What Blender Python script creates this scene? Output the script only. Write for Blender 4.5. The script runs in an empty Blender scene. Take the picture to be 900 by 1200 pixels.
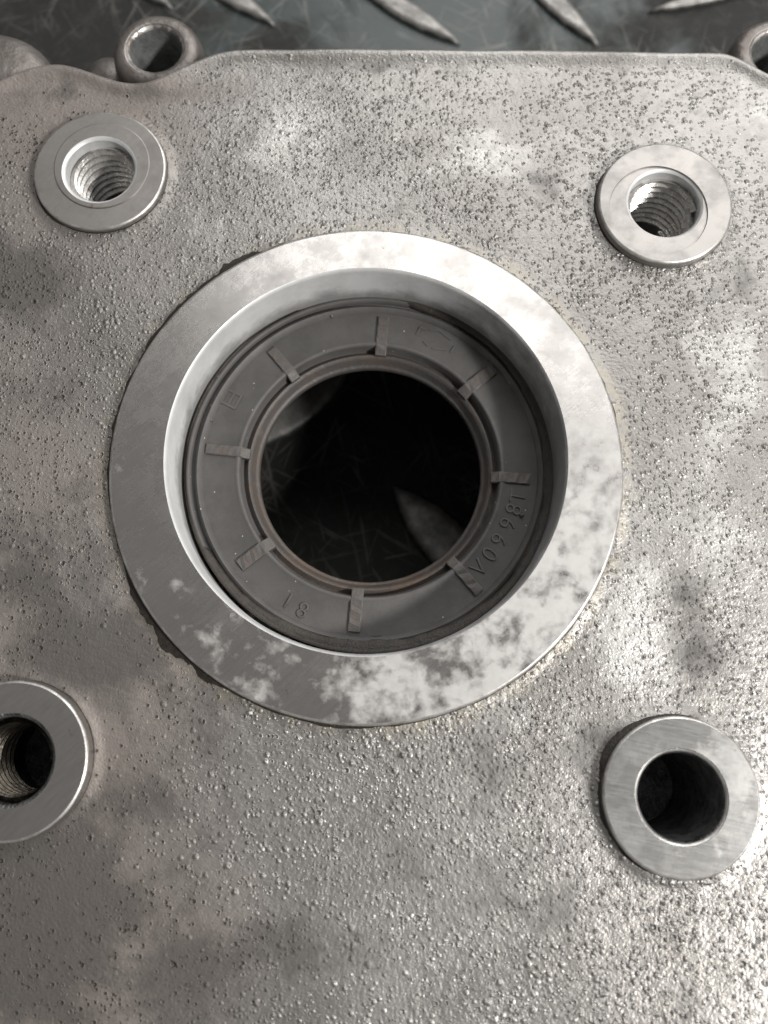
import bpy, bmesh, math, random
import numpy as np
from mathutils import Vector, Matrix, noise as mnoise

random.seed(4); rng = np.random.default_rng(4)
S = bpy.context.scene
COL = S.collection
R = math.radians
MM = 0.001

# ------------------------------------------------------------------ camera
FZ = -55.0                   # floor level, mm
CAM_H = 149.0                # mm above the plate
TILT = 12.8
FPX = 1030.0                 # focal length in pixels of the 900x1200 photograph
cam_d = bpy.data.cameras.new('camera')
cam = bpy.data.objects.new('camera', cam_d); COL.objects.link(cam)
cam.location = (0, 0, CAM_H * MM)
cam.rotation_euler = (R(TILT), 0, 0)
cam_d.sensor_fit = 'VERTICAL'; cam_d.sensor_height = 24.0
cam_d.lens = FPX / 1200 * 24.0
cam_d.clip_start = 0.005; cam_d.clip_end = 50
cam_d.dof.use_dof = True
cam_d.dof.focus_distance = 0.157
cam_d.dof.aperture_fstop = 9.0
S.camera = cam

# ------------------------------------------------------------------ light
W = bpy.data.worlds.new('World'); S.world = W; W.use_nodes = True
bg = W.node_tree.nodes['Background']
bg.inputs['Color'].default_value = (1.0, 0.98, 0.962, 1)
bg.inputs['Strength'].default_value = 0.175

def area(name, loc, aim, sx, sy, power, col):
    d = bpy.data.lights.new(name, 'AREA'); d.shape = 'RECTANGLE'
    d.size = sx; d.size_y = sy; d.energy = power; d.color = col
    o = bpy.data.objects.new(name, d); COL.objects.link(o)
    o.location = loc
    o.rotation_euler = (Vector(aim) - Vector(loc)).to_track_quat('-Z', 'Y').to_euler()
    return o
# a bright opening beyond the far side of the part, and a lamp low on the right
area('window_light', (0.44, 0.79, 0.72), (0.34, 0.345, 0.0), 1.15, 1.0, 11.5, (1.0, 0.985, 0.965))
area('work_lamp', (0.48, -0.18, 0.45), (0.03, 0.02, 0.0), 0.085, 0.085, 5.5, (1.0, 0.975, 0.94))

S.view_settings.view_transform = 'Standard'
S.view_settings.look = 'None'
S.view_settings.exposure = 0.0
S.view_settings.gamma = 1.0
S.cycles.max_bounces = 6; S.cycles.diffuse_bounces = 4; S.cycles.glossy_bounces = 4
S.cycles.adaptive_threshold = 0.025

# ------------------------------------------------------------------ helpers
_c, _s = math.cos(R(TILT)), math.sin(R(TILT))
def at(u, v, z=0.0):
    """photo pixel -> point (mm) on the horizontal plane at height z (mm)"""
    dx, dy, dz = (u - 450) / FPX, -(v - 600) / FPX, -1.0
    D = (dx, _c * dy - _s * dz, _s * dy + _c * dz)
    t = (z - CAM_H) / D[2]
    return (D[0] * t, D[1] * t)

def link(name, me, mat=None, parent=None, smooth=True, loc=None):
    if mat: me.materials.append(mat)
    if smooth:
        me.polygons.foreach_set('use_smooth', [True] * len(me.polygons))
    o = bpy.data.objects.new(name, me); COL.objects.link(o)
    if parent: o.parent = parent
    if loc: o.location = [c * MM for c in loc]
    return o

def mesh_from(name, verts, faces):
    me = bpy.data.meshes.new(name)
    me.from_pydata([tuple(c * MM for c in v) for v in verts], [], faces)
    me.update()
    return me

def empty(name, loc=(0, 0, 0), parent=None):
    o = bpy.data.objects.new(name, None); COL.objects.link(o)
    o.location = [c * MM for c in loc]; o.empty_display_size = 0.01
    if parent: o.parent = parent
    return o

def lathe(profile, n=128, close=False, centres=None, wob=None):
    """profile: list of (r, z) top to bottom; centres: optional (dx, dy) per ring"""
    V, F = [], []
    m = len(profile)
    for k, (r, z) in enumerate(profile):
        cx, cy = centres[k] if centres else (0, 0)
        for i in range(n):
            a = 2 * math.pi * i / n
            rr = r + (wob(a, k) if wob else 0)
            V.append((cx + rr * math.cos(a), cy + rr * math.sin(a), z))
    rings = m if close else m - 1
    for k in range(rings):
        k2 = (k + 1) % m
        for i in range(n):
            j = (i + 1) % n
            F.append((k * n + i, k * n + j, k2 * n + j, k2 * n + i))
    return V, F

def sharp_by_angle(me, deg=38):
    bm = bmesh.new(); bm.from_mesh(me)
    bmesh.ops.recalc_face_normals(bm, faces=bm.faces)
    for e in bm.edges:
        if len(e.link_faces) == 2:
            e.smooth = e.calc_face_angle(0) < R(deg)
    bm.to_mesh(me); bm.free()

# ------------------------------------------------------------------ materials
class NT:
    def __init__(s, name):
        s.m = bpy.data.materials.new(name); s.m.use_nodes = True
        s.t = s.m.node_tree; s.n = s.t.nodes; s.l = s.t.links
        s.b = s.n['Principled BSDF']
        s.co = s.n.new('ShaderNodeTexCoord').outputs['Object']
    def put(s, node, key, val):
        sock = node.inputs[key]
        if hasattr(val, 'is_output') or isinstance(val, bpy.types.NodeSocket): s.l.new(val, sock)
        else: sock.default_value = val
    def noise(s, scale, detail=4, rough=0.55, co=None, dist=0.0):
        n = s.n.new('ShaderNodeTexNoise'); n.inputs['Scale'].default_value = scale
        n.inputs['Detail'].default_value = detail; n.inputs['Roughness'].default_value = rough
        n.inputs['Distortion'].default_value = dist
        s.l.new(co or s.co, n.inputs['Vector']); return n.outputs['Fac']
    def voro(s, scale, feature='F1', co=None, rnd=1.0):
        n = s.n.new('ShaderNodeTexVoronoi'); n.feature = feature
        n.inputs['Scale'].default_value = scale; n.inputs['Randomness'].default_value = rnd
        s.l.new(co or s.co, n.inputs['Vector']); return n
    def ramp(s, fac, pts, interp='LINEAR'):
        n = s.n.new('ShaderNodeValToRGB'); e = n.color_ramp.elements; n.color_ramp.interpolation = interp
        while len(e) < len(pts): e.new(0.5)
        for el, (p, c) in zip(e, pts):
            el.position = p
            el.color = (c, c, c, 1) if not isinstance(c, (tuple, list)) else (*c, 1)
        s.l.new(fac, n.inputs['Fac']); return n.outputs['Color']
    def math(s, op, a, b=0.0, c=0.0, clamp=False):
        n = s.n.new('ShaderNodeMath'); n.operation = op; n.use_clamp = clamp
        for i, x in enumerate((a, b, c)): s.put(n, i, x)
        return n.outputs[0]
    def mix(s, fac, a, b, mode='MIX'):
        n = s.n.new('ShaderNodeMix'); n.data_type = 'RGBA'; n.blend_type = mode
        s.put(n, 0, fac)
        for k, x in ((6, a), (7, b)):
            if isinstance(x, (tuple, list)): n.inputs[k].default_value = (*x[:3], 1)
            else: s.put(n, k, x)
        return n.outputs[2]
    def mixf(s, fac, a, b):
        n = s.n.new('ShaderNodeMix'); n.data_type = 'FLOAT'
        s.put(n, 0, fac); s.put(n, 2, a); s.put(n, 3, b); return n.outputs[0]
    def mapping(s, scale=(1, 1, 1), rot=(0, 0, 0), loc=(0, 0, 0), co=None):
        v = co or s.co
        if any(rot):
            n = s.n.new('ShaderNodeMapping'); n.inputs['Rotation'].default_value = rot
            s.l.new(v, n.inputs['Vector']); v = n.outputs[0]
        n = s.n.new('ShaderNodeMapping')
        n.inputs['Scale'].default_value = scale; n.inputs['Location'].default_value = loc
        s.l.new(v, n.inputs['Vector']); return n.outputs[0]
    def xyz(s, co=None):
        n = s.n.new('ShaderNodeSeparateXYZ'); s.l.new(co or s.co, n.inputs[0]); return n.outputs
    def bump(s, h, dist, strength=1.0, prev=None):
        n = s.n.new('ShaderNodeBump'); n.inputs['Strength'].default_value = strength
        n.inputs['Distance'].default_value = dist
        s.l.new(h, n.inputs['Height'])
        if prev: s.l.new(prev, n.inputs['Normal'])
        return n.outputs[0]
    def out(s, color, rough, metal=0.0, normal=None, spec=None):
        for key, x in (('Base Color', color), ('Roughness', rough), ('Metallic', metal)):
            if isinstance(x, (tuple, list)): s.b.inputs[key].default_value = (*x[:3], 1)
            else: s.put(s.b, key, x)
        if normal: s.l.new(normal, s.b.inputs['Normal'])
        if spec is not None: s.b.inputs['Specular IOR Level'].default_value = spec
        return s.m

RING_C = (-3.11, 42.5)

def mat_cast():
    t = NT('pitted_cast_aluminium')
    def attr(name):
        n = t.n.new('ShaderNodeAttribute'); n.attribute_name = name; return n.outputs['Fac']
    A_pit, A_grime_shade, A_pale, A_film = attr('pitting'), attr('grime_shade'), attr('pale'), attr('film_shade')
    # --- relief: pimples and pits left by the casting skin
    wn = t.n.new('ShaderNodeTexNoise'); wn.inputs['Scale'].default_value = 900; wn.inputs['Detail'].default_value = 2
    t.l.new(t.co, wn.inputs['Vector'])
    wv = t.n.new('ShaderNodeVectorMath'); wv.operation = 'MULTIPLY_ADD'
    t.l.new(wn.outputs['Color'], wv.inputs[0]); wv.inputs[1].default_value = (0.00020,) * 3; t.l.new(t.co, wv.inputs[2])
    side = t.noise(16, 2)
    bias = t.math('ADD', t.math('MULTIPLY_ADD', side, 1.5, -1.08), t.math('MULTIPLY', A_film, 0.8))
    density = t.noise(60, 2, 0.6)
    def layer(scale, keep, size, seed):
        co = t.mapping(loc=(seed, seed * 0.7, 0), co=wv.outputs[0])
        v = t.voro(scale, 'F1', co, 1.0)
        cx = t.n.new('ShaderNodeSeparateColor'); t.l.new(v.outputs['Color'], cx.inputs[0])
        thr = t.math('MULTIPLY', t.math('MULTIPLY_ADD', density, 2.2, keep - 1.1), A_pit)
        on = t.math('LESS_THAN', cx.outputs[0], thr)
        rad = t.math('MULTIPLY_ADD', t.math('POWER', cx.outputs[1], 2.0), size * 0.8, size * 0.55)
        q = t.math('DIVIDE', v.outputs['Distance'], rad, clamp=True)
        crater = t.ramp(q, [(0.0, 0.0), (0.35, 0.12), (0.62, 0.50), (0.78, 0.60), (1.0, 0.5)], 'EASE')
        pimple = t.ramp(q, [(0.0, 1.0), (0.30, 0.93), (0.60, 0.68), (1.0, 0.5)], 'EASE')
        pick = t.math('LESS_THAN', t.math('ADD', cx.outputs[2], bias), 0.5)
        h = t.mix(pick, crater, pimple)
        h = t.mix(on, (0.5, 0.5, 0.5), h)
        pit = t.math('MULTIPLY', t.math('MULTIPLY', on, t.math('SUBTRACT', 1.0, pick)),
                     t.ramp(q, [(0.0, 1.0), (0.40, 0.85), (0.72, 0.0)]))
        return h, pit
    h1, p1 = layer(760, 0.52, 0.40, 0.0)
    h2, p2 = layer(980, 0.58, 0.43, 3.1)
    h5, p5 = layer(1300, 0.64, 0.46, 7.7)
    h3 = t.noise(1700, 2, 0.65)
    h4 = t.noise(420, 3, 0.55)
    b = t.bump(h4, 0.00030, 0.6)
    b = t.bump(h3, 0.00016, 0.8, b)
    b = t.bump(h5, 0.00042, 1.0, b)
    b = t.bump(h2, 0.00055, 1.0, b)
    b = t.bump(h1, 0.00064, 1.0, b)
    pit = t.math('MAXIMUM', t.math('MAXIMUM', p1, p2), p5)
    # --- colour: grey metal, brown film, black grease and painted shade, pale patches and highlights
    big = t.noise(22, 5, 0.62, dist=0.4)
    mid = t.noise(85, 7, 0.68, dist=0.3)
    fine = t.noise(420, 6, 0.7)
    streak = t.noise(120, 5, 0.65, t.mapping(scale=(1, 0.35, 1), rot=(0, 0, 0.35)))
    c = t.mix(t.ramp(big, [(0.36, 0), (0.62, 1)]), (0.275, 0.262, 0.248), (0.375, 0.364, 0.350))
    pl = t.ramp(t.math('MULTIPLY_ADD', mid, 1.5, t.math('MULTIPLY_ADD', A_pale, 0.50, t.math('MULTIPLY_ADD', streak, 0.8, -1.10))), [(0.22, 0), (0.62, 1)])
    c = t.mix(pl, c, (0.53, 0.523, 0.505))
    fm = t.ramp(t.math('MULTIPLY_ADD', big, 1.6, t.math('MULTIPLY_ADD', A_film, 0.8, -0.78)), [(0.25, 0), (0.75, 1)])
    c = t.mix(t.math('MULTIPLY', fm, 0.72), c, (0.195, 0.163, 0.143))
    gm = t.ramp(t.math('MULTIPLY_ADD', mid, 2.0, t.math('MULTIPLY_ADD', A_grime_shade, 0.75, -0.98)), [(0.20, 0), (0.62, 1)])
    c = t.mix(t.math('MULTIPLY', gm, 0.85), c, (0.088, 0.081, 0.076))
    c = t.mix(t.math('MULTIPLY', t.ramp(fine, [(0.52, 0), (0.72, 1)]), 0.35), c, (0.13, 0.12, 0.11))
    c = t.mix(t.math('MULTIPLY', pit, t.math('MULTIPLY_ADD', A_film, 0.8, 0.17, clamp=True)), c, (0.065, 0.055, 0.047))
    # tan residue where the gasket ring was cleaned off
    d = t.n.new('ShaderNodeVectorMath'); d.operation = 'DISTANCE'
    t.l.new(t.mapping(scale=(1, 1, 0)), d.inputs[0]); d.inputs[1].default_value = (RING_C[0] * MM, RING_C[1] * MM, 0)
    near = t.ramp(t.math('MULTIPLY_ADD', d.outputs['Value'], 100, -4.4), [(0.08, 1), (0.42, 0)])
    res = t.math('MULTIPLY', near, t.ramp(t.noise(230, 5, 0.7), [(0.44, 0), (0.6, 1)]))
    c = t.mix(t.math('MULTIPLY', res, 0.5), c, (0.42, 0.38, 0.28))
    rough = t.mixf(gm, t.mixf(fine, 0.38, 0.52), 0.60)
    rough = t.mixf(fm, rough, 0.56)
    metal = t.mixf(t.math('MAXIMUM', t.math('MAXIMUM', gm, res), t.math('MULTIPLY', fm, 0.7)), 0.85, 0.30)
    return t.out(c, rough, metal, b)

def mat_face(name, seed, stain_lo, stain_hi, dark=(0.40, 0.39, 0.38), light=(0.70, 0.69, 0.67), rot=-0.75, lean=None, rough=0.30):
    """machined face: fine milling lines, pale oxide blooms"""
    t = NT(name)
    co = t.mapping(loc=(seed, seed * 1.3, 0))
    n1 = t.noise(270, 5, 0.62, co, 0.1)
    n2 = t.noise(55, 3, 0.5, co)
    f = t.math('MULTIPLY_ADD', n2, 0.45, t.math('MULTIPLY', n1, 0.75))
    if lean:
        x = t.xyz()
        f = t.math('ADD', f, t.math('MULTIPLY', t.math('ADD', t.math('MULTIPLY', x[0], lean[0]), t.math('MULTIPLY', x[1], lean[1])), 1.0))
    st = t.math('MULTIPLY', t.ramp(f, [(stain_lo, 0), (stain_hi, 1)]), t.math('MULTIPLY_ADD', t.noise(700, 4, 0.7), 0.8, 0.45), clamp=True)
    lines = t.noise(260, 3, 0.6, t.mapping(scale=(1, 14, 1), rot=(0, 0, rot)))
    c = t.mix(t.ramp(t.noise(90, 5, 0.6, co), [(0.35, 0), (0.7, 0.6)]), dark, tuple(v * 0.80 for v in dark))
    c = t.mix(t.math('MULTIPLY', lines, 0.35), c, (0.52, 0.50, 0.48))
    blot = t.ramp(t.noise(130, 6, 0.7, t.mapping(loc=(seed + 3, 1, 0))), [(0.45, 0), (0.68, 0.55)])
    c = t.mix(blot, c, tuple(v * 0.62 for v in dark))
    c = t.mix(st, c, light)
    spots = t.ramp(t.noise(600, 3, 0.5, co), [(0.70, 0), (0.76, 1)])
    c = t.mix(t.math('MULTIPLY', spots, 0.5), c, (0.16, 0.13, 0.11))
    r = t.mixf(st, t.math('MULTIPLY_ADD', blot, 0.22, t.mixf(lines, rough - 0.05, rough + 0.08)), 0.58)
    m = t.mixf(st, 0.92, 0.45)
    b = t.bump(lines, 0.00002, 0.5)
    b = t.bump(n1, 0.00006, 0.4, b)
    return t.out(c, r, m, b)

def mat_simple(name, col, rough, metal, nscale=300, amount=0.4, col2=None, bumpd=0.00006, spec=None):
    t = NT(name)
    n = t.noise(nscale, 6, 0.65)
    c = t.mix(t.ramp(n, [(0.38, 0), (0.66, amount)]), col, col2 or tuple(v * 0.5 for v in col))
    n2 = t.noise(nscale * 4, 3, 0.6)
    b = t.bump(n2, bumpd, 0.8)
    return t.out(c, t.mixf(n, rough - 0.07, rough + 0.1), metal, b, spec)

def mat_rubber(name, col, col2, rough=0.5, specks=True):
    t = NT(name)
    n = t.noise(170, 6, 0.65)
    c = t.mix(t.ramp(n, [(0.40, 0), (0.68, 0.8)]), col, col2)
    if specks:
        v = t.voro(900, 'F1')
        sp = t.n.new('ShaderNodeSeparateColor'); t.l.new(v.outputs['Color'], sp.inputs[0])
        dust = t.math('MULTIPLY', t.math('LESS_THAN', v.outputs['Distance'], 0.10), t.math('GREATER_THAN', sp.outputs[0], 0.90))
        c = t.mix(dust, c, (0.55, 0.53, 0.5))
    b = t.bump(t.noise(1300, 4, 0.6), 0.00006, 0.7)
    return t.out(c, t.mixf(n, rough, rough + 0.15), 0.0, b)

def mat_floor(name='black_tread_plate_paint'):
    t = NT(name)
    dd = t.n.new('ShaderNodeVectorMath'); dd.operation = 'DISTANCE'
    t.l.new(t.mapping(scale=(0.8, 1, 0)), dd.inputs[0]); q = at(505, 15, FZ); dd.inputs[1].default_value = (q[0] * 0.8 * MM, q[1] * MM, 0)
    dirt = t.ramp(t.math('MULTIPLY_ADD', t.math('MINIMUM', dd.outputs['Value'], 0.09), 4.0, t.noise(24, 6, 0.66, dist=0.5)), [(0.58, 0), (0.72, 1)])
    dust = t.ramp(t.noise(150, 8, 0.72, dist=0.8), [(0.50, 0), (0.72, 1)])
    sc = None
    for k, (rot, thr) in enumerate(((0.5, 0.70), (1.35, 0.70), (2.3, 0.71), (2.9, 0.71), (1.0, 0.72), (1.9, 0.71))):
        n = t.noise(80, 1, 0.4, t.mapping(scale=(0.5, 11.0, 1), rot=(0, 0, rot), loc=(k * 1.7, 0, 0)), 0.9)
        line = t.ramp(n, [(thr - 0.03, 0), (thr, 1)])
        sc = line if sc is None else t.math('MAXIMUM', sc, line)
    c = t.mix(dirt, (0.023, 0.036, 0.035), (0.008, 0.008, 0.007))  # teal middle patch has the sky's reflection put into its colour
    c = t.mix(t.math('MULTIPLY', dust, 0.45), c, (0.06, 0.058, 0.053))
    c = t.mix(t.math('MULTIPLY', t.math('MULTIPLY', sc, 0.28), t.ramp(t.noise(45, 4, 0.6, t.mapping(loc=(9, 2, 0))), [(0.42, 0.05), (0.62, 1)])), c, (0.32, 0.31, 0.29))
    r = t.mixf(dirt, 0.34, 0.75)
    b = t.bump(t.noise(260, 5, 0.6), 0.0002, 0.5)
    return t.out(c, r, 0.0, b)

def mat_lug():
    t = NT('worn_tread_metal')
    x = t.xyz()
    n = t.noise(260, 6, 0.7)
    worn = t.ramp(t.math('MULTIPLY_ADD', n, 0.8, t.math('MULTIPLY', x[2], 190)), [(0.52, 0), (0.85, 1)])
    c = t.mix(worn, (0.025, 0.027, 0.026), (0.35, 0.337, 0.32))
    return t.out(c, t.mixf(worn, 0.4, 0.42), t.mixf(worn, 0.0, 0.6), t.bump(n, 0.0001, 0.5))

M_cast = mat_cast()
M_skin = mat_simple('cast_aluminium_skin', (0.24, 0.222, 0.21), 0.46, 0.7, 150, 0.85, (0.12, 0.102, 0.09), 0.0003)
M_ring = mat_face('stained_machined_ring', 0.0, 0.63, 0.80, dark=(0.47, 0.452, 0.437), light=(0.54, 0.53, 0.515), lean=(3.2, -3.0), rough=0.22)
M_boss_tl = mat_face('milled_boss_face', 1.7, 0.80, 1.0, dark=(0.32, 0.302, 0.287), rough=0.42)
M_boss_tr = mat_face('pale_milled_boss_face', 2.9, 0.62, 0.9, dark=(0.39, 0.373, 0.358), light=(0.47, 0.455, 0.44), rough=0.45)
M_boss_bl = mat_face('dark_milled_boss_face', 4.4, 0.90, 1.1, dark=(0.33, 0.31, 0.298), rough=0.38)
M_boss_br = mat_face('mottled_milled_boss_face', 6.1, 0.66, 0.95, dark=(0.31, 0.31, 0.305), light=(0.44, 0.435, 0.425), rot=0.2, lean=(9, 2))
def mat_bore():
    t = NT('bored_wall')
    x = t.xyz()
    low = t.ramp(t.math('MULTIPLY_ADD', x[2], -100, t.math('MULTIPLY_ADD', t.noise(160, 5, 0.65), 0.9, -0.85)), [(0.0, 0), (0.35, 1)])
    n = t.noise(150, 6, 0.66)
    lines = t.noise(120, 3, 0.6, t.mapping(scale=(0.25, 0.25, 40)))
    c = t.mix(t.ramp(n, [(0.4, 0), (0.7, 0.6)]), (0.74, 0.745, 0.745), (0.46, 0.46, 0.46))
    c = t.mix(t.math('MULTIPLY', lines, 0.2), c, (0.45, 0.45, 0.45))
    film_shade = t.ramp(t.math('MULTIPLY_ADD', x[0], 12.0, t.math('MULTIPLY_ADD', x[1], -4.0, t.math('MULTIPLY', n, 0.7))), [(0.45, 0), (0.75, 1)])  # shade on the right of the wall, painted into its colour
    c = t.mix(t.math('MULTIPLY', film_shade, 0.75), c, (0.20, 0.20, 0.20))
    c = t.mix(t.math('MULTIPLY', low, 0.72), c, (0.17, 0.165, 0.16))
    return t.out(c, t.mixf(n, 0.40, 0.55), t.mixf(low, 0.35, 0.3), t.bump(lines, 0.00004, 0.6))
M_bore = mat_bore()
M_edge = mat_simple('bright_cut_edge_and_highlight', (0.72, 0.71, 0.69), 0.38, 0.8, 330, 0.85, (0.30, 0.28, 0.26), 0.00003)
M_thread = mat_simple('cut_thread_metal', (0.78, 0.77, 0.75), 0.26, 0.8, 500, 0.7, (0.30, 0.27, 0.24), 0.00008)
M_thread_d = mat_simple('oily_thread_metal', (0.10, 0.088, 0.072), 0.30, 1.0, 420, 0.9, (0.04, 0.035, 0.03), 0.00012)
M_oil = mat_simple('oily_dark_bore', (0.20, 0.20, 0.20), 0.34, 0.7, 420, 0.8, (0.02, 0.02, 0.02), 0.0005)
M_dust = mat_simple('dusty_dark_hole', (0.17, 0.175, 0.172), 0.5, 0.2, 300, 0.8, (0.05, 0.05, 0.05), 0.0003)
M_grime_shade = mat_simple('black_grease_shade', (0.018, 0.015, 0.012), 0.5, 0.0, 600, 0.8, (0.042, 0.033, 0.025), 0.00018)  # grease on the seal, painted shade round the ring and bosses
def mat_rust_rubber(name, scale, lo, hi, seed, base=(0.060, 0.056, 0.054)):
    t = NT(name)
    co = t.mapping(loc=(seed, seed, 0))
    n = t.noise(scale, 6, 0.68, co)
    c = t.mix(t.ramp(n, [(lo, 0), (hi, 0.9)]), base, (0.098, 0.068, 0.049))
    c = t.mix(t.ramp(t.noise(scale * 5, 4, 0.6, co), [(0.6, 0), (0.75, 0.6)]), c, (0.13, 0.12, 0.11))
    b = t.bump(t.noise(900, 4, 0.65), 0.00018, 0.9)
    return t.out(c, t.mixf(n, 0.42, 0.62), 0.0, b)
M_rub = mat_rubber('grey_seal_rubber', (0.088, 0.084, 0.082), (0.058, 0.055, 0.052))
M_lip = mat_rust_rubber('rusty_seal_lip', 55, 0.44, 0.66, 1.3)
M_rib = mat_rust_rubber('rusty_rib_rubber', 700, 0.46, 0.72, 2.6, (0.080, 0.075, 0.072))
M_txt = mat_rubber('moulded_letter_rubber', (0.088, 0.084, 0.082), (0.060, 0.056, 0.054), 0.40, False)
M_floor = mat_floor()
M_lug = mat_lug()

# ------------------------------------------------------------------ floor: tread plate
def floor_mesh():
    V = [(-700, -600, 0), (700, -600, 0), (700, 800, 0), (-700, 800, 0)]
    return mesh_from('tread_plate_floor', V, [(0, 1, 2, 3)])
floor = link('floor', floor_mesh(), M_floor, smooth=False, loc=(0, 0, FZ))
floor['kind'] = 'structure'

def lug_mesh(L=38.0, Wd=12.0, h=1.7):
    n = 15; V = []; F = []
    rows = [(1.0, 0.0), (0.93, 0.55), (0.80, 0.88), (0.55, 1.0)]
    Rr = (L * L / 4 + Wd * Wd / 4) / Wd
    for sc, hz in rows:
        loop = []
        for sgn in (1, -1):
            for i in range(n):
                u = -1 + 2 * i / (n - 1) if sgn == 1 else 1 - 2 * i / (n - 1)
                if (sgn == -1 and i in (0, n - 1)): continue
                x = u * L / 2
                y = sgn * (math.sqrt(max(Rr * Rr - x * x, 0)) - (Rr - Wd / 2))
                e = (1 - sc) * Wd / 2
                k = max(0.0, 1 - e / (L / 2) * 1.6)
                loop.append((x * k, y * sc, h * hz))
        V += loop
    m = len(V) // len(rows)
    for k in range(len(rows) - 1):
        for i in range(m):
            j = (i + 1) % m
            F.append((k * m + i, k * m + j, (k + 1) * m + j, (k + 1) * m + i))
    F.append(tuple(range((len(rows) - 1) * m, len(rows) * m)))
    return mesh_from('tread_lug', V, F)
lug_me = lug_mesh(); lug_me.materials.append(M_lug)
lug_me.polygons.foreach_set('use_smooth', [True] * len(lug_me.polygons))
placed = []
def put_lug(x, y, a, thin=1.0):
    o = bpy.data.objects.new('tread_lug', lug_me); COL.objects.link(o); o.parent = floor
    o.location = (x * MM, y * MM, 0.00002); o.rotation_euler = (0, 0, a); o.scale = (1, thin, 1)
    placed.append((x, y))
def lug_from_tip(tip, other, back=19.0, thin=0.55):
    a, b = at(*tip, FZ), at(*other, FZ)
    d = math.atan2(b[1] - a[1], b[0] - a[0])
    put_lug(a[0] + back * math.cos(d), a[1] + back * math.sin(d), d, thin)
lug_from_tip((458, 568), (530, 645), 19.0, 1.0)
lug_from_tip((540, 54), (450, 0))
lug_from_tip((702, 56), (652, 8))
lug_from_tip((324, 32), (270, -4))
lug_from_tip((204, 12), (150, -24))
p0 = at(352, 470, FZ); q0 = at(440, 395, FZ)
put_lug(p0[0], p0[1], math.atan2(q0[1] - p0[1], q0[0] - p0[0]))
p0 = at(835, -2, FZ); q0 = at(760, 16, FZ)
put_lug(p0[0], p0[1], math.atan2(q0[1] - p0[1], q0[0] - p0[0]), 0.35)
base_a = R(-38)
for i in range(-7, 8):
    for j in range(-6, 11):
        x = 36 * i + 4; y = 36 * j + 6
        xr = x * math.cos(0.1) - y * math.sin(0.1); yr = x * math.sin(0.1) + y * math.cos(0.1)
        if min(math.hypot(xr - a, yr - b) for a, b in placed[:7]) < 37: continue
        put_lug(xr, yr, base_a + (math.pi / 2 if (i + j) % 2 else 0))

# ------------------------------------------------------------------ the cover
cover = empty('gearbox_cover')
cover['label'] = 'pitted grey cast aluminium gearbox cover with machined ring and four bolt bosses'
cover['category'] = 'gearbox cover'

# outline of the far edge (photo pixels -> mm)
EDGE_PX = [(-140, 190), (-70, 135), (-20, 104), (0, 95), (18, 86), (34, 80), (50, 76), (67, 74), (82, 76), (98, 81), (115, 87), (133, 93), (149, 96.5), (163, 97), (176, 95),
           (190, 90), (208, 81), (227, 72), (241, 66), (255, 61), (268, 58), (281, 57), (300, 56.5), (450, 57.5), (640, 59), (793, 60),
           (832, 60.5), (850, 61.5), (862, 66), (873, 72), (884, 78), (900, 87), (925, 95), (960, 99), (1010, 100)]
EX = np.array([at(*p)[0] for p in EDGE_PX]); EY = np.array([at(*p)[1] for p in EDGE_PX])
X0, X1, Y0 = -88.0, 84.0, -70.0
def edge_y(x):
    acc = np.zeros_like(x)
    for k in range(-3, 4): acc = acc + np.interp(x + k * 0.5, EX, EY)
    return acc / 7

def swell(x, y):
    """slow unevenness of the casting (mm)"""
    z = 0.16 * np.sin(x * 0.071 + 0.6) * np.cos(y * 0.058 - 0.4) + 0.10 * np.sin(x * 0.15 + y * 0.11 + 1.0)
    z = z + 0.05 * np.sin(x * 0.33 - y * 0.21) * np.sin(y * 0.29 + 2)
    return z

BOSSES = [  # centre, height, face radius, hole radius
    dict(c=(-53.6, 99.6), h=1.7, R=12.45, r=6.6),
    dict(c=(52.4, 92.5), h=2.2, R=12.45, r=6.8),
    dict(c=(-60.0, -7.6), h=3.0, R=12.55, r=6.9),
    dict(c=(47.6, -13.3), h=1.9, R=12.6, r=7.05)]
RING_H, RING_R = 1.5, 44.8
BORE_C, BORE_R = (-3.15, 44.2), 35.1

def plate_z(x, y):
    d = edge_y(x) - y
    z = swell(x, y)
    z = z + 0.75 * np.exp(-((d - 1.3) / 1.6) ** 2)          # raised lip along the far edge
    z = z - 1.1 * np.clip(1 - d / 0.9, 0, 1) ** 2
    for c, rr, am in [(b['c'], b['R'], 0.5) for b in BOSSES] + [(RING_C, RING_R, 0.35)]:
        z = z + am * np.exp(-(np.maximum(np.hypot(x - c[0], y - c[1]) - rr, 0) / 1.3) ** 2)
    return z

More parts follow.
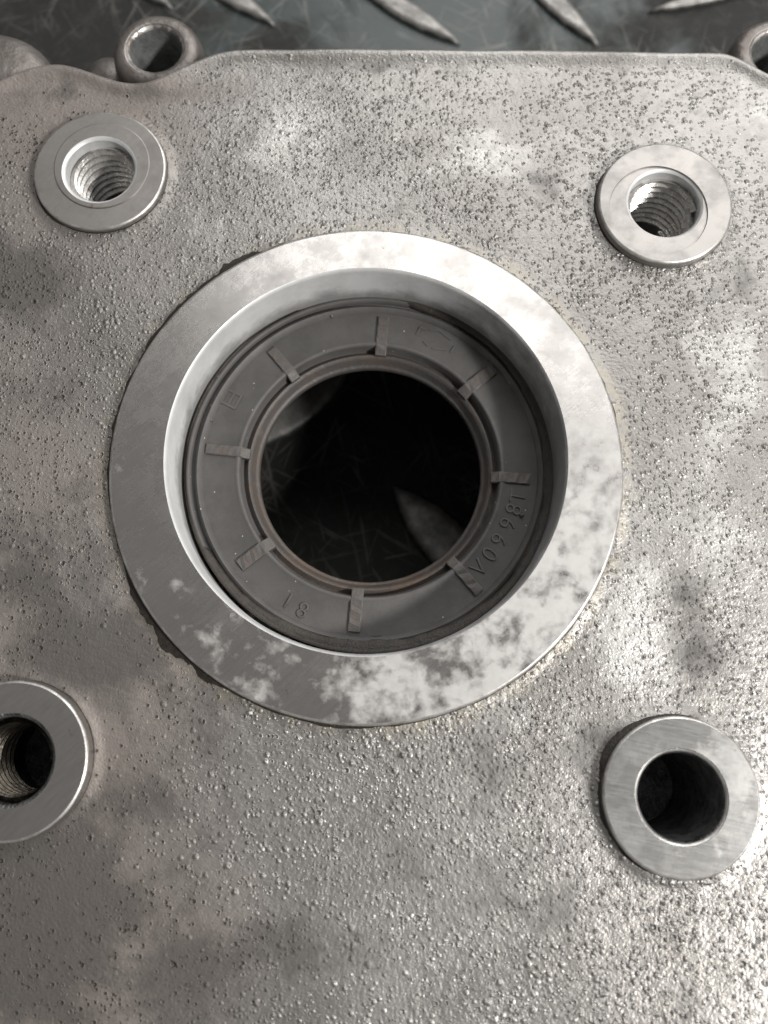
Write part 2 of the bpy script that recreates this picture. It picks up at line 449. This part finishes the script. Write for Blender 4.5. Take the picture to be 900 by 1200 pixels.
def build_plate():
    nx = 520
    xs = np.linspace(X0, X1, nx)
    ytop = edge_y(xs)
    dv = np.concatenate([[0, .08, .18, .3, .45, .65, .9, 1.2, 1.5, 1.9, 2.3, 2.8, 3.3, 3.9, 4.5], np.linspace(0.026, 1, 560)])
    # first entries are mm from the edge, the others a share of the height
    rows = []
    for k, v in enumerate(dv):
        rows.append(ytop - v if k < 15 else ytop - v * (ytop - Y0))
    Yg = np.array(rows); Xg = np.broadcast_to(xs, Yg.shape)
    Zg = plate_z(Xg, Yg)
    ny = Yg.shape[0]
    verts = np.stack([Xg, Yg, Zg], -1).reshape(-1, 3) * MM
    a = (np.arange(ny - 1)[:, None] * nx + np.arange(nx - 1)[None, :])
    quads = np.stack([a, a + nx, a + nx + 1, a + 1], -1).reshape(-1, 4)
    cx = (Xg[:-1, :-1] + Xg[1:, 1:]).ravel() / 2; cy = (Yg[:-1, :-1] + Yg[1:, 1:]).ravel() / 2
    keep = np.hypot(cx - RING_C[0], cy - RING_C[1]) > 40
    for b in BOSSES: keep &= np.hypot(cx - b['c'][0], cy - b['c'][1]) > 10
    quads = quads[keep]
    me = bpy.data.meshes.new('plate')
    me.vertices.add(len(verts)); me.vertices.foreach_set('co', verts.astype(np.float32).ravel())
    me.loops.add(quads.size); me.loops.foreach_set('vertex_index', quads.astype(np.int32).ravel())
    me.polygons.add(len(quads))
    me.polygons.foreach_set('loop_start', np.arange(0, quads.size, 4, dtype=np.int32))
    me.update(calc_edges=True)
    d = (edge_y(xs)[None, :] - Yg)
    def blobs(lst):
        acc = np.zeros_like(Xg)
        for u, v, ru, rv, w in lst:
            x, y = at(u, v); acc = acc + w * np.exp(-((Xg - x) / (ru * 0.147)) ** 2 - ((Yg - y) / (rv * 0.147)) ** 2)
        return acc
    pit = np.clip((d - 1.5) / 4.0, 0.0, 1.0) * (1 - np.clip(blobs([(40, 110, 110, 45, 1.0), (190, 110, 60, 25, .8), (120, 780, 120, 110, .75), (90, 960, 110, 160, .55), (60, 1150, 150, 90, .4), (120, 200, 110, 95, .55)]), 0, 0.95))
    pit = pit * (1.05 - 0.30 * np.clip((Xg + 30) / 60, -1, 0))
    grime_shade = blobs([(15, 325, 65, 50, 1.3), (50, 460, 50, 40, .6), (30, 650, 80, 60, .8), (120, 760, 100, 60, 1.1), (50, 1090, 80, 110, 1.35), (230, 1160, 90, 50, .8), (360, 1110, 90, 30, .8), (20, 960, 60, 60, .6), (180, 940, 60, 40, .5), (230, 850, 60, 40, .5),
                   (290, 960, 50, 60, .4), (700, 680, 30, 60, .5), (815, 740, 40, 110, .7), (640, 215, 25, 30, .7), (480, 78, 330, 14, .45), (850, 340, 60, 30, .4), (130, 110, 130, 16, .6),
                   (700, 860, 30, 60, .4), (500, 1000, 120, 60, .45), (560, 900, 60, 40, .45), (640, 1080, 70, 50, .3), (30, 1010, 60, 40, .5), (330, 860, 60, 20, .3)])  # stains, plus painted shade in the hollow under the far lip
    pale = blobs([(745, 740, 55, 75, 1.3), (330, 165, 70, 60, .9), (560, 180, 120, 50, .7), (860, 450, 60, 120, .8), (840, 640, 70, 60, .7), (160, 470, 45, 60, .5), (880, 120, 40, 60, .7),
                  (250, 260, 60, 40, .5),  (620, 840, 60, 40, .6), (20, 180, 20, 60, .3)])  # bare metal patches, with lamp highlights painted into the colour
    film_shade = np.clip(0.75 - (Xg + 45) / 50, 0, 1) * 0.7 + blobs([(60, 150, 120, 60, .4), (140, 880, 150, 120, .5), (60, 1120, 200, 110, .5), (250, 1120, 150, 80, .35), (180, 105, 120, 20, .4)])
    for nm, arr in (('pitting', pit), ('grime_shade', grime_shade), ('pale', pale), ('film_shade', film_shade)):
        at_ = me.attributes.new(nm, 'FLOAT', 'POINT')
        at_.data.foreach_set('value', np.ascontiguousarray(arr, dtype=np.float32).ravel())
    return me
plate = link('plate', build_plate(), M_cast, cover)

def build_side():
    xs = np.linspace(X0, X1, 220); yt = edge_y(xs)
    loop = [(x, y) for x, y in zip(xs, yt)] + [(X1, y) for y in np.linspace(yt[-1] - 4, Y0, 40)] + \
           [(x, Y0) for x in np.linspace(X1 - 4, X0, 40)] + [(X0, y) for y in np.linspace(Y0 + 4, yt[0] - 4, 40)]
    V, F = [], []
    m = len(loop)
    zt = [float(plate_z(np.array([x]), np.array([y]))[0]) for x, y in loop]
    cx, cy = 0.0, 40.0
    for k, (dz, grow) in enumerate(((0, 0), (-1.2, 0.25), (-20, 0.6), (-49, 1.2), (-49, 3.6), (FZ + .02, 3.6), (FZ + .02, -4.0), (-3.5, -4.0))):
        for (x, y), z in zip(loop, zt):
            L = math.hypot(x - cx, y - cy)
            V.append((x + (x - cx) / L * grow, y + (y - cy) / L * grow, z if k == 0 else dz))
        if k:
            for i in range(m):
                j = (i + 1) % m
                F.append(((k - 1) * m + i, (k - 1) * m + j, k * m + j, k * m + i))
    me = mesh_from('side_wall', V, F); sharp_by_angle(me); return me
link('side_wall', build_side(), M_skin, cover)

# worn bright line along the far edge, its highlight put into the colour
def build_edge_line():
    xs = np.linspace(-70, X1, 400); yt = edge_y(xs)
    V, F = [], []
    for i, x in enumerate(xs):
        w = 0.85 + 0.3 * mnoise.noise(Vector((x * 0.25, 3.0, 0)))
        for off in (-0.03, w * 0.35, w * 0.7, w):
            y = yt[i] - off
            V.append((x, y, float(plate_z(np.array([x]), np.array([max(y, -60)]))[0]) + (0.012 if off > 0 else -0.3)))
    for i in range(len(xs) - 1):
        for k in range(3): F.append((i * 4 + k, i * 4 + k + 1, (i + 1) * 4 + k + 1, (i + 1) * 4 + k))
    me = mesh_from('edge_highlight', V, F); return me
link('edge_highlight', build_edge_line(), M_edge, cover)

# ---- machined ring round the bore
def wob_edge(amp, seed, kmax=None):
    ph = [random.uniform(0, 6.28) for _ in range(9)]
    def f(a, k):
        if kmax is not None and k not in kmax: return 0
        return amp * sum(math.sin((3 + 5 * q) * a + ph[q]) / (1 + 0.35 * q) for q in range(9)) * 0.4
    return f
def build_ring():
    prof = [(RING_R, -0.6), (RING_R, RING_H - 0.35), (RING_R - 0.10, RING_H - 0.12), (RING_R - 0.38, RING_H)]
    cen = [(0, 0)] * 4
    d = (BORE_C[0] - RING_C[0], BORE_C[1] - RING_C[1])
    prof += [(BORE_R + 0.25, RING_H)]; cen += [d]
    V, F = lathe(prof, 192, centres=cen, wob=wob_edge(0.05, 1, (0, 1, 2)))
    me = mesh_from('seal_boss', V, F); sharp_by_angle(me, 12); return me
ring = link('seal_boss', build_ring(), M_ring, cover, loc=(*RING_C, 0))
def build_bore():
    prof = [(BORE_R + 0.25, RING_H), (BORE_R, RING_H - 0.2), (BORE_R - 0.25, RING_H - 0.8), (34.75, -2.2), (34.62, -2.5), (34.55, -19.0), (36.5, -19.0), (36.5, -24)]
    V, F = lathe(prof, 192)
    me = mesh_from('bore_wall', V, F); sharp_by_angle(me, 35)
    return me
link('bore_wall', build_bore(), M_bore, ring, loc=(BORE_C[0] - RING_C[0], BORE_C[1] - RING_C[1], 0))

# bright machined chamfer on the ring's outer edge
def edge_band(Rr, h, w=0.42):
    V, F = lathe([(Rr + 0.03, h - 0.55), (Rr + 0.03, h - 0.36), (Rr - 0.07, h - 0.10), (Rr - w, h + 0.012)], 160)
    return mesh_from('edge_chamfer', V, F)
link('edge_chamfer', edge_band(RING_R, RING_H), M_edge, ring)

# dark strip painting shade into the step round the ring
def build_shade_strip(c, Rr, lobes, base, seed):
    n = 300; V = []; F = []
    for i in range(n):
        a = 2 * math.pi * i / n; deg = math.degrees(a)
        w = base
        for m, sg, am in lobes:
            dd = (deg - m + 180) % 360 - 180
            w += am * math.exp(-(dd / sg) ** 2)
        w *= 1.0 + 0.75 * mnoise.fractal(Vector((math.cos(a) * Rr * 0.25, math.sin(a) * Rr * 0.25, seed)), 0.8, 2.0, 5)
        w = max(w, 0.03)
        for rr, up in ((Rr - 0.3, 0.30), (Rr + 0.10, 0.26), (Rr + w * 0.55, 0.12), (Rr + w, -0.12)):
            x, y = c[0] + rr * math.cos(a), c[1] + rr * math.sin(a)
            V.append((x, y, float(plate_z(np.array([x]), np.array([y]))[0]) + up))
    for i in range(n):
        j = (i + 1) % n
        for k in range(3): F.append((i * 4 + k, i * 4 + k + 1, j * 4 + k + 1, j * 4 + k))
    return mesh_from('grease_shade_line', V, F)
link('grease_shade_line', build_shade_strip(RING_C, RING_R, [(128, 15, 1.7), (165, 25, 0.7), (222, 15, 2.0), (70, 30, 0.3), (25, 20, 0.25), (262, 12, 0.4)], 0.25, 0.0), M_grime_shade, cover)

# ---- four bolt bosses
def thread_mesh(r_min, r_max, pitch, z0, depth, n=64):
    V, F = [], []
    N = int(depth / pitch * n)
    for i in range(N):
        a = 2 * math.pi * i / n; z = z0 - pitch * i / n
        w = 1 + 0.004 * math.sin(a * 7.3) 
        for r, dz in ((r_min, 0.10), (r_min, -0.10), (r_max, -pitch * 0.42), (r_max, -pitch * 0.58)):
            V.append((r * w * math.cos(a), r * w * math.sin(a), z + dz * (pitch if abs(dz) == 0.10 else 1)))
    for i in range(N - 1):
        for k in range(3): F.append((i * 4 + k, (i + 1) * 4 + k, (i + 1) * 4 + k + 1, i * 4 + k + 1))
        if i + n + 1 < N:
            F.append((i * 4 + 3, (i + 1) * 4 + 3, (i + 1 + n) * 4, (i + n) * 4))
    me = mesh_from('thread', V, F); sharp_by_angle(me, 30); return me

def build_boss(b, kind):
    Rr, r, h = b['R'], b['r'], b['h']
    prof = [(Rr + 0.25, -1.0), (Rr + 0.05, h - 0.4), (Rr - 0.08, h - 0.14), (Rr - 0.35, h)]
    cen = [(0, 0)] * 4
    if kind == 'spot':            # shallow off-centre spot face, sunk
        o = b['spot']
        prof += [(9.15, h), (9.05, h - 0.32), (r + 0.35, h - 0.32)]; cen += [o, o, (0, 0)]
        ht = h - 0.32
    elif kind == 'washer':        # faint proud circle pressed by a washer
        o = b['spot']
        prof += [(9.05, h), (9.0, h + 0.16), (8.85, h + 0.20), (r + 0.5, h + 0.20)]; cen += [o, o, o, (0, 0)]
        ht = h + 0.20
    else:
        prof += [(r + 0.5, h)]; cen += [(0, 0)]
        ht = h
    V, F = lathe(prof, 112, centres=cen, wob=wob_edge(0.04, 1, (1, 2)))
    me = mesh_from('bolt_boss', V, F); sharp_by_angle(me, 12)
    return me, ht

def hole_mesh(r, ht, r_in, depth, lead):
    V, F = lathe([(r + 0.5, ht), (r + 0.15, ht - 0.15), (r - 0.1, ht - 0.5), (r_in, ht - lead), (r_in, ht - depth), (0.02, ht - depth)], 96)
    me = mesh_from('hole', V, F); sharp_by_angle(me, 35); return me

specs = [('washer', M_boss_tl, M_thread, 'threaded boss with a faint washer ring and bright worn thread'),
         ('spot', M_boss_tr, M_thread, 'pale threaded boss with a sunk off-centre spot face'),
         ('flat', M_boss_bl, M_thread_d, 'dark grey boss with an oily threaded hole'),
         ('flat', M_boss_br, None, 'mottled boss with a smooth black hole')]
BOSSES[0]['spot'] = (at(118.5, 192)[0] * .985 - BOSSES[0]['c'][0], at(118.5, 192)[1] * .985 - BOSSES[0]['c'][1])
BOSSES[1]['spot'] = (at(772, 245.5)[0] * .985 - BOSSES[1]['c'][0], at(772, 245.5)[1] * .985 - BOSSES[1]['c'][1])
for b, (kind, mf, mt, lab) in zip(BOSSES, specs):
    me, ht = build_boss(b, kind)
    o = link('bolt_boss', me, mf, cover, loc=(*b['c'], 0)); o['label'] = lab
    link('edge_chamfer', edge_band(b['R'], b['h'], 0.38), M_edge, o)
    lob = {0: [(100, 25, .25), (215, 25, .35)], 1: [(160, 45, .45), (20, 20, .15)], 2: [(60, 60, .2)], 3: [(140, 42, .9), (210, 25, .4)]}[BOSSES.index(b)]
    link('grease_shade_line', build_shade_strip(b['c'], b['R'] + 0.05, lob, 0.12, 5.0 + b['R'] * b['h']), M_grime_shade, cover)  # dark strip that paints in the shade beside the boss
    r = b['r']
    if mt:
        lead = 1.6
        link('hole_wall', hole_mesh(r, ht, r + 0.02, 24, 1.0), M_bore if mt is M_thread else M_oil, o)
        link('thread', thread_mesh(r - 0.95, r - 0.02, 1.75, ht - lead, 16), mt, o)
    else:
        link('hole_wall', hole_mesh(r, ht, r - 0.25, 26, 0.8), M_oil, o)
        V, F = lathe([(r + 0.52, ht + 0.004), (r + 0.17, ht - 0.13), (r + 0.03, ht - 0.30)], 96)
        link('hole_chamfer', mesh_from('hole_chamfer', V, F), M_edge, o)

# ---- bolt eyes along the far flange
def eye_mesh(Ro, ri, depth=49.0, n=96):
    prof = [(Ro + 1.6, -depth), (Ro + 0.5, -4.0), (Ro + 0.1, -1.6), (Ro - 0.6, -0.55), (Ro - 1.5, -0.08), (Ro - 2.3, 0.0), (ri + 0.75, -0.02), (ri + 0.3, -0.25), (ri, -0.9)]
    V, F = lathe(prof, n, wob=wob_edge(0.07, 3))
    me = mesh_from('bolt_eye', V, F); sharp_by_angle(me, 60); return me
def eye_hole_mesh(ri, n=72):
    V, F = lathe([(ri + 0.02, -0.88), (ri - 0.3, -3), (ri - 0.3, -15), (0.02, -15.4)], n)
    me = mesh_from('hole', V, F); return me
for (u, v), z, Ro, ri in (((182, 56.5), -6.0, 8.9, 5.3), ((913, 63), -5.0, 8.9, 5.3)):
    p = at(u, v, z)
    o = link('bolt_eye', eye_mesh(Ro, ri), M_skin, cover, loc=(p[0], p[1], z))
    link('hole_wall', eye_hole_mesh(ri), M_dust, o)
    V, F = lathe([(ri + 1.0, 0.006), (ri + 0.3, -0.23), (ri + 0.01, -0.95)], 96)
    link('hole_chamfer', mesh_from('hole_chamfer', V, F), M_edge, o)
# rounded solid lug at the far corner
p = at(-18, 97, -4.0)
V, F = lathe([(14.6, -45), (13.9, -6), (13.4, -3.2), (12.3, -1.2), (10.4, 0.2), (7.0, 0.9), (3.0, 1.1), (0.02, 1.1)], 96, wob=wob_edge(0.12, 5, (0, 1, 2, 3)))
link('corner_lug', mesh_from('corner_lug', V, F), M_skin, cover, loc=(p[0], p[1], -4.0))
# low web between wall and bolt eye
p = at(124, 84, -13)
V, F = lathe([(5.6, -35), (5.0, -3), (4.2, -0.8), (2.2, 0), (0.02, 0.1)], 48)
link('web', mesh_from('web', V, F), M_skin, cover, loc=(p[0], p[1], -13))

# ------------------------------------------------------------------ the oil seal
SC = (-2.65, 44.5)
seal = empty('oil_seal', (*SC, 0))
seal['label'] = 'dark grey rubber oil seal with raised radial ribs pressed in the bore'
seal['category'] = 'oil seal'
FACE = [(31.3, -9.75), (23.2, -9.35)]
def face_z(r): return FACE[0][1] + (FACE[0][0] - r) / (FACE[0][0] - FACE[1][0]) * (FACE[1][1] - FACE[0][1])
prof = [(34.5, -18.0), (34.5, -9.4), (34.3, -8.8), (33.9, -8.6), (33.5, -8.8), (33.3, -9.9), (33.0, -10.0), (32.7, -9.1), (32.2, -8.75), (31.7, -9.05), (31.3, -9.75),
        (25.5, -9.45), (25.05, -9.15), (24.7, -9.05), (24.4, -9.2), (24.2, -9.7), (24.1, -11.1), (23.8, -11.5)]
V, F = lathe(prof, 192); me = mesh_from('seal_body', V, F); sharp_by_angle(me, 55)
link('seal_body', me, M_rub, seal)
prof = [(23.8, -11.5), (23.45, -11.3), (23.2, -10.8), (22.9, -10.6), (22.55, -10.75), (22.2, -11.3), (21.75, -12.4), (21.6, -12.55), (21.35, -12.6), (21.1, -12.9), (21.05, -13.8), (21.5, -14.6), (24.5, -16.5), (34.4, -18.0)]
V, F = lathe(prof, 192, wob=wob_edge(0.035, 8, (3, 6, 7, 8, 9, 10))); me = mesh_from('sealing_lip', V, F); sharp_by_angle(me, 55)
link('sealing_lip', me, M_lip, seal)

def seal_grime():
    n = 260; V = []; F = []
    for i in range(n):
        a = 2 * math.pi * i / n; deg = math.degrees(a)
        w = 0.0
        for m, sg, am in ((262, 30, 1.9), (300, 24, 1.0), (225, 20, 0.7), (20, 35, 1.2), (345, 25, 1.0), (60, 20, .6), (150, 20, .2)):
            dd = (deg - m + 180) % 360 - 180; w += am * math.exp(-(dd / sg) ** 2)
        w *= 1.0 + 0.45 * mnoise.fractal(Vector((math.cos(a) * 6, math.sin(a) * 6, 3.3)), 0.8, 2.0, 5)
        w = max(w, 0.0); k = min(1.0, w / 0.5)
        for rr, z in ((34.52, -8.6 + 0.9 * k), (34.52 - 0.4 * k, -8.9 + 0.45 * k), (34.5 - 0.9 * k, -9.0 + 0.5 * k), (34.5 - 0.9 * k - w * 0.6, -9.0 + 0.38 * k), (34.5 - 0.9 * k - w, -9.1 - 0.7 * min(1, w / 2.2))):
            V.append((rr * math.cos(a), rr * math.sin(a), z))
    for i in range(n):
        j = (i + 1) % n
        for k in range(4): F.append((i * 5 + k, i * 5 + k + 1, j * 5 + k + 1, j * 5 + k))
    return mesh_from('grease_shade_line', V, F)
link('grease_shade_line', seal_grime(), M_grime_shade, seal)

def rib_mesh(r0=21.9, r1=29.9, w=2.1, h=0.34, seed=0):
    bm = bmesh.new()
    n = 10; rows = []
    for i in range(n + 1):
        r = r0 + (r1 - r0) * i / n
        zf = (face_z(r) if r > 24.5 else -9.4 - (24.5 - r) * 0.5)
        jj = 0.07 * math.sin(i * 2.1 + seed)
        rows.append([bm.verts.new(Vector(q) * MM) for q in ((r, -w / 2, zf - 1.0), (r, -w / 2, zf + h - 0.08), (r, -w / 2 + 0.15, zf + h + jj), (r, w / 2 - 0.15, zf + h - jj), (r, w / 2, zf + h - 0.08), (r, w / 2, zf - 1.0))])
    for a, b in zip(rows, rows[1:]):
        for k in range(5): bm.faces.new((a[k], a[k + 1], b[k + 1], b[k]))
    bm.faces.new(rows[0]); bm.faces.new(rows[-1][::-1])
    bmesh.ops.recalc_face_normals(bm, faces=bm.faces)
    me = bpy.data.meshes.new('rib'); bm.to_mesh(me); bm.free()
    me.materials.append(M_rib); return me
def polar(u, v, z):
    p = at(u, v, z); return math.hypot(p[0] - SC[0], p[1] - SC[1]), math.atan2(p[1] - SC[1], p[0] - SC[0])
for u, v in ((448, 392), (558, 448), (602, 560), (545, 675), (417, 716), (295, 652), (265, 528), (327, 420)):
    _, a = polar(u, v, -9.3)
    sd = len([q for q in seal.children if q.name.startswith('rib')])
    o = bpy.data.objects.new('rib', rib_mesh(22.7, 30.5 + 0.5 * math.sin(sd * 2.3), 2.1 + 0.25 * math.sin(sd * 1.7), 0.48 + 0.08 * math.sin(sd * 3.1), sd)); COL.objects.link(o); o.parent = seal; o.rotation_euler = (0, 0, a)

nub = bmesh.new(); bmesh.ops.create_uvsphere(nub, u_segments=12, v_segments=8, radius=0.42 * MM)
nub_me = bpy.data.meshes.new('nub'); nub.to_mesh(nub_me); nub.free(); nub_me.materials.append(M_txt)
nub_me.polygons.foreach_set('use_smooth', [True] * len(nub_me.polygons))
for u, v in ((236, 488), (386, 360), (577, 416), (612, 603)):
    r, a = polar(u, v, -9.0); r = min(r, 31.6)
    o = bpy.data.objects.new('nub', nub_me); COL.objects.link(o); o.parent = seal
    o.location = (r * math.cos(a) * MM, r * math.sin(a) * MM, (face_z(r) + 0.25) * MM)

# moulded characters, tops towards the centre
def glyph(ch, size, u, v, name, ext=0.13):
    r, a = polar(u, v, -9.4)
    cu = bpy.data.curves.new(name, 'FONT'); cu.body = ch; cu.size = size * MM
    cu.align_x = 'CENTER'; cu.align_y = 'CENTER'; cu.extrude = ext * MM; cu.offset = -0.00009
    cu.bevel_depth = 0.00005; cu.bevel_resolution = 1; cu.resolution_u = 4
    tmp = bpy.data.objects.new(name, cu); COL.objects.link(tmp)
    dg = bpy.context.evaluated_depsgraph_get(); dg.update()
    me = bpy.data.meshes.new_from_object(tmp.evaluated_get(dg), depsgraph=dg)
    bpy.data.objects.remove(tmp); bpy.data.curves.remove(cu)
    me.name = name; me.materials.clear(); me.materials.append(M_txt)
    o = bpy.data.objects.new(name, me); COL.objects.link(o); o.parent = seal
    slope = math.atan2(FACE[0][1] - FACE[1][1], FACE[0][0] - FACE[1][0])
    # local: y = towards the centre, z = up off the sloping face
    o.rotation_euler = (Matrix.Rotation(a + math.pi / 2, 3, 'Z') @ Matrix.Rotation(-slope, 3, 'X')).to_euler()
    o.location = (r * math.cos(a) * MM, r * math.sin(a) * MM, (face_z(r) + 0.08) * MM)
    return o
for ch, u, v in (('T', 608, 582), ('8', 603, 597), ('9', 596, 614), ('9', 586, 633), ('0', 575, 650), ('V', 562, 666)):
    glyph(ch, 4.4, u, v, 'moulded_letter' if ch in 'TV' else 'moulded_digit')
glyph('1', 4.2, 337, 705, 'moulded_digit'); glyph('8', 4.2, 354, 716, 'moulded_digit')
# small moulded square and the faint outline opposite
def frame_mark(u, v, w, h, t, name, skew=0.0):
    r, a = polar(u, v, -9.4)
    bm = bmesh.new()
    def bar(x0, y0, x1, y1):
        vs = []
        for z in (-0.25, 0.16):
            for x, y in ((x0, y0), (x1, y0), (x1, y1), (x0, y1)):
                rr = r + x + 0.0; vs.append(bm.verts.new(Vector((x + skew * y, y, (face_z(r + x) - face_z(r)) + z)) * MM))
        for f in ((3, 2, 1, 0), (4, 5, 6, 7), (0, 1, 5, 4), (1, 2, 6, 5), (2, 3, 7, 6), (3, 0, 4, 7)): bm.faces.new([vs[i] for i in f])
    bar(-w / 2, -h / 2, -w / 2 + t, h / 2); bar(w / 2 - t, -h / 2, w / 2, h / 2)
    bar(-w / 2 + t, -h / 2, w / 2 - t, -h / 2 + t); bar(-w / 2 + t, h / 2 - t, w / 2 - t, h / 2)
    return bm, r, a, bar
def place_mark(bm, r, a, name):
    bmesh.ops.recalc_face_normals(bm, faces=bm.faces)
    me = bpy.data.meshes.new(name); bm.to_mesh(me); bm.free(); me.materials.append(M_txt)
    o = bpy.data.objects.new(name, me); COL.objects.link(o); o.parent = seal
    o.location = (r * math.cos(a) * MM, r * math.sin(a) * MM, face_z(r) * MM); o.rotation_euler = (0, 0, a)
bm, r, a, bar = frame_mark(271, 467, 3.4, 3.2, 0.45, 'moulded_square'); bar(-0.2, -1.15, 0.25, 1.15); place_mark(bm, r, a, 'moulded_square')
# worn moulded strokes at the upper right
def stroke(u0, v0, u1, v1, w=0.26):
    p, q = at(u0, v0, -9.4), at(u1, v1, -9.4)
    L = math.hypot(q[0] - p[0], q[1] - p[1]); a = math.atan2(q[1] - p[1], q[0] - p[0])
    bm = bmesh.new()
    bmesh.ops.create_cube(bm, size=1.0, matrix=Matrix.Diagonal((L * MM, w * MM, 0.34 * MM, 1)))
    me = bpy.data.meshes.new('moulded_stroke'); bm.to_mesh(me); bm.free(); me.materials.append(M_txt)
    o = bpy.data.objects.new('moulded_stroke', me); COL.objects.link(o); o.parent = seal
    mx, my = (p[0] + q[0]) / 2 - SC[0], (p[1] + q[1]) / 2 - SC[1]
    o.location = (mx * MM, my * MM, (face_z(math.hypot(mx, my))) * MM); o.rotation_euler = (0, 0, a)
for st in ((488, 392, 492.5, 383.5), (492, 383, 499, 386), (503, 386.5, 515, 387.5), (515, 387.5, 528, 398), (506, 408, 523, 410.5), (527.5, 413, 533, 405), (496, 400, 501, 405)):
    stroke(*st)
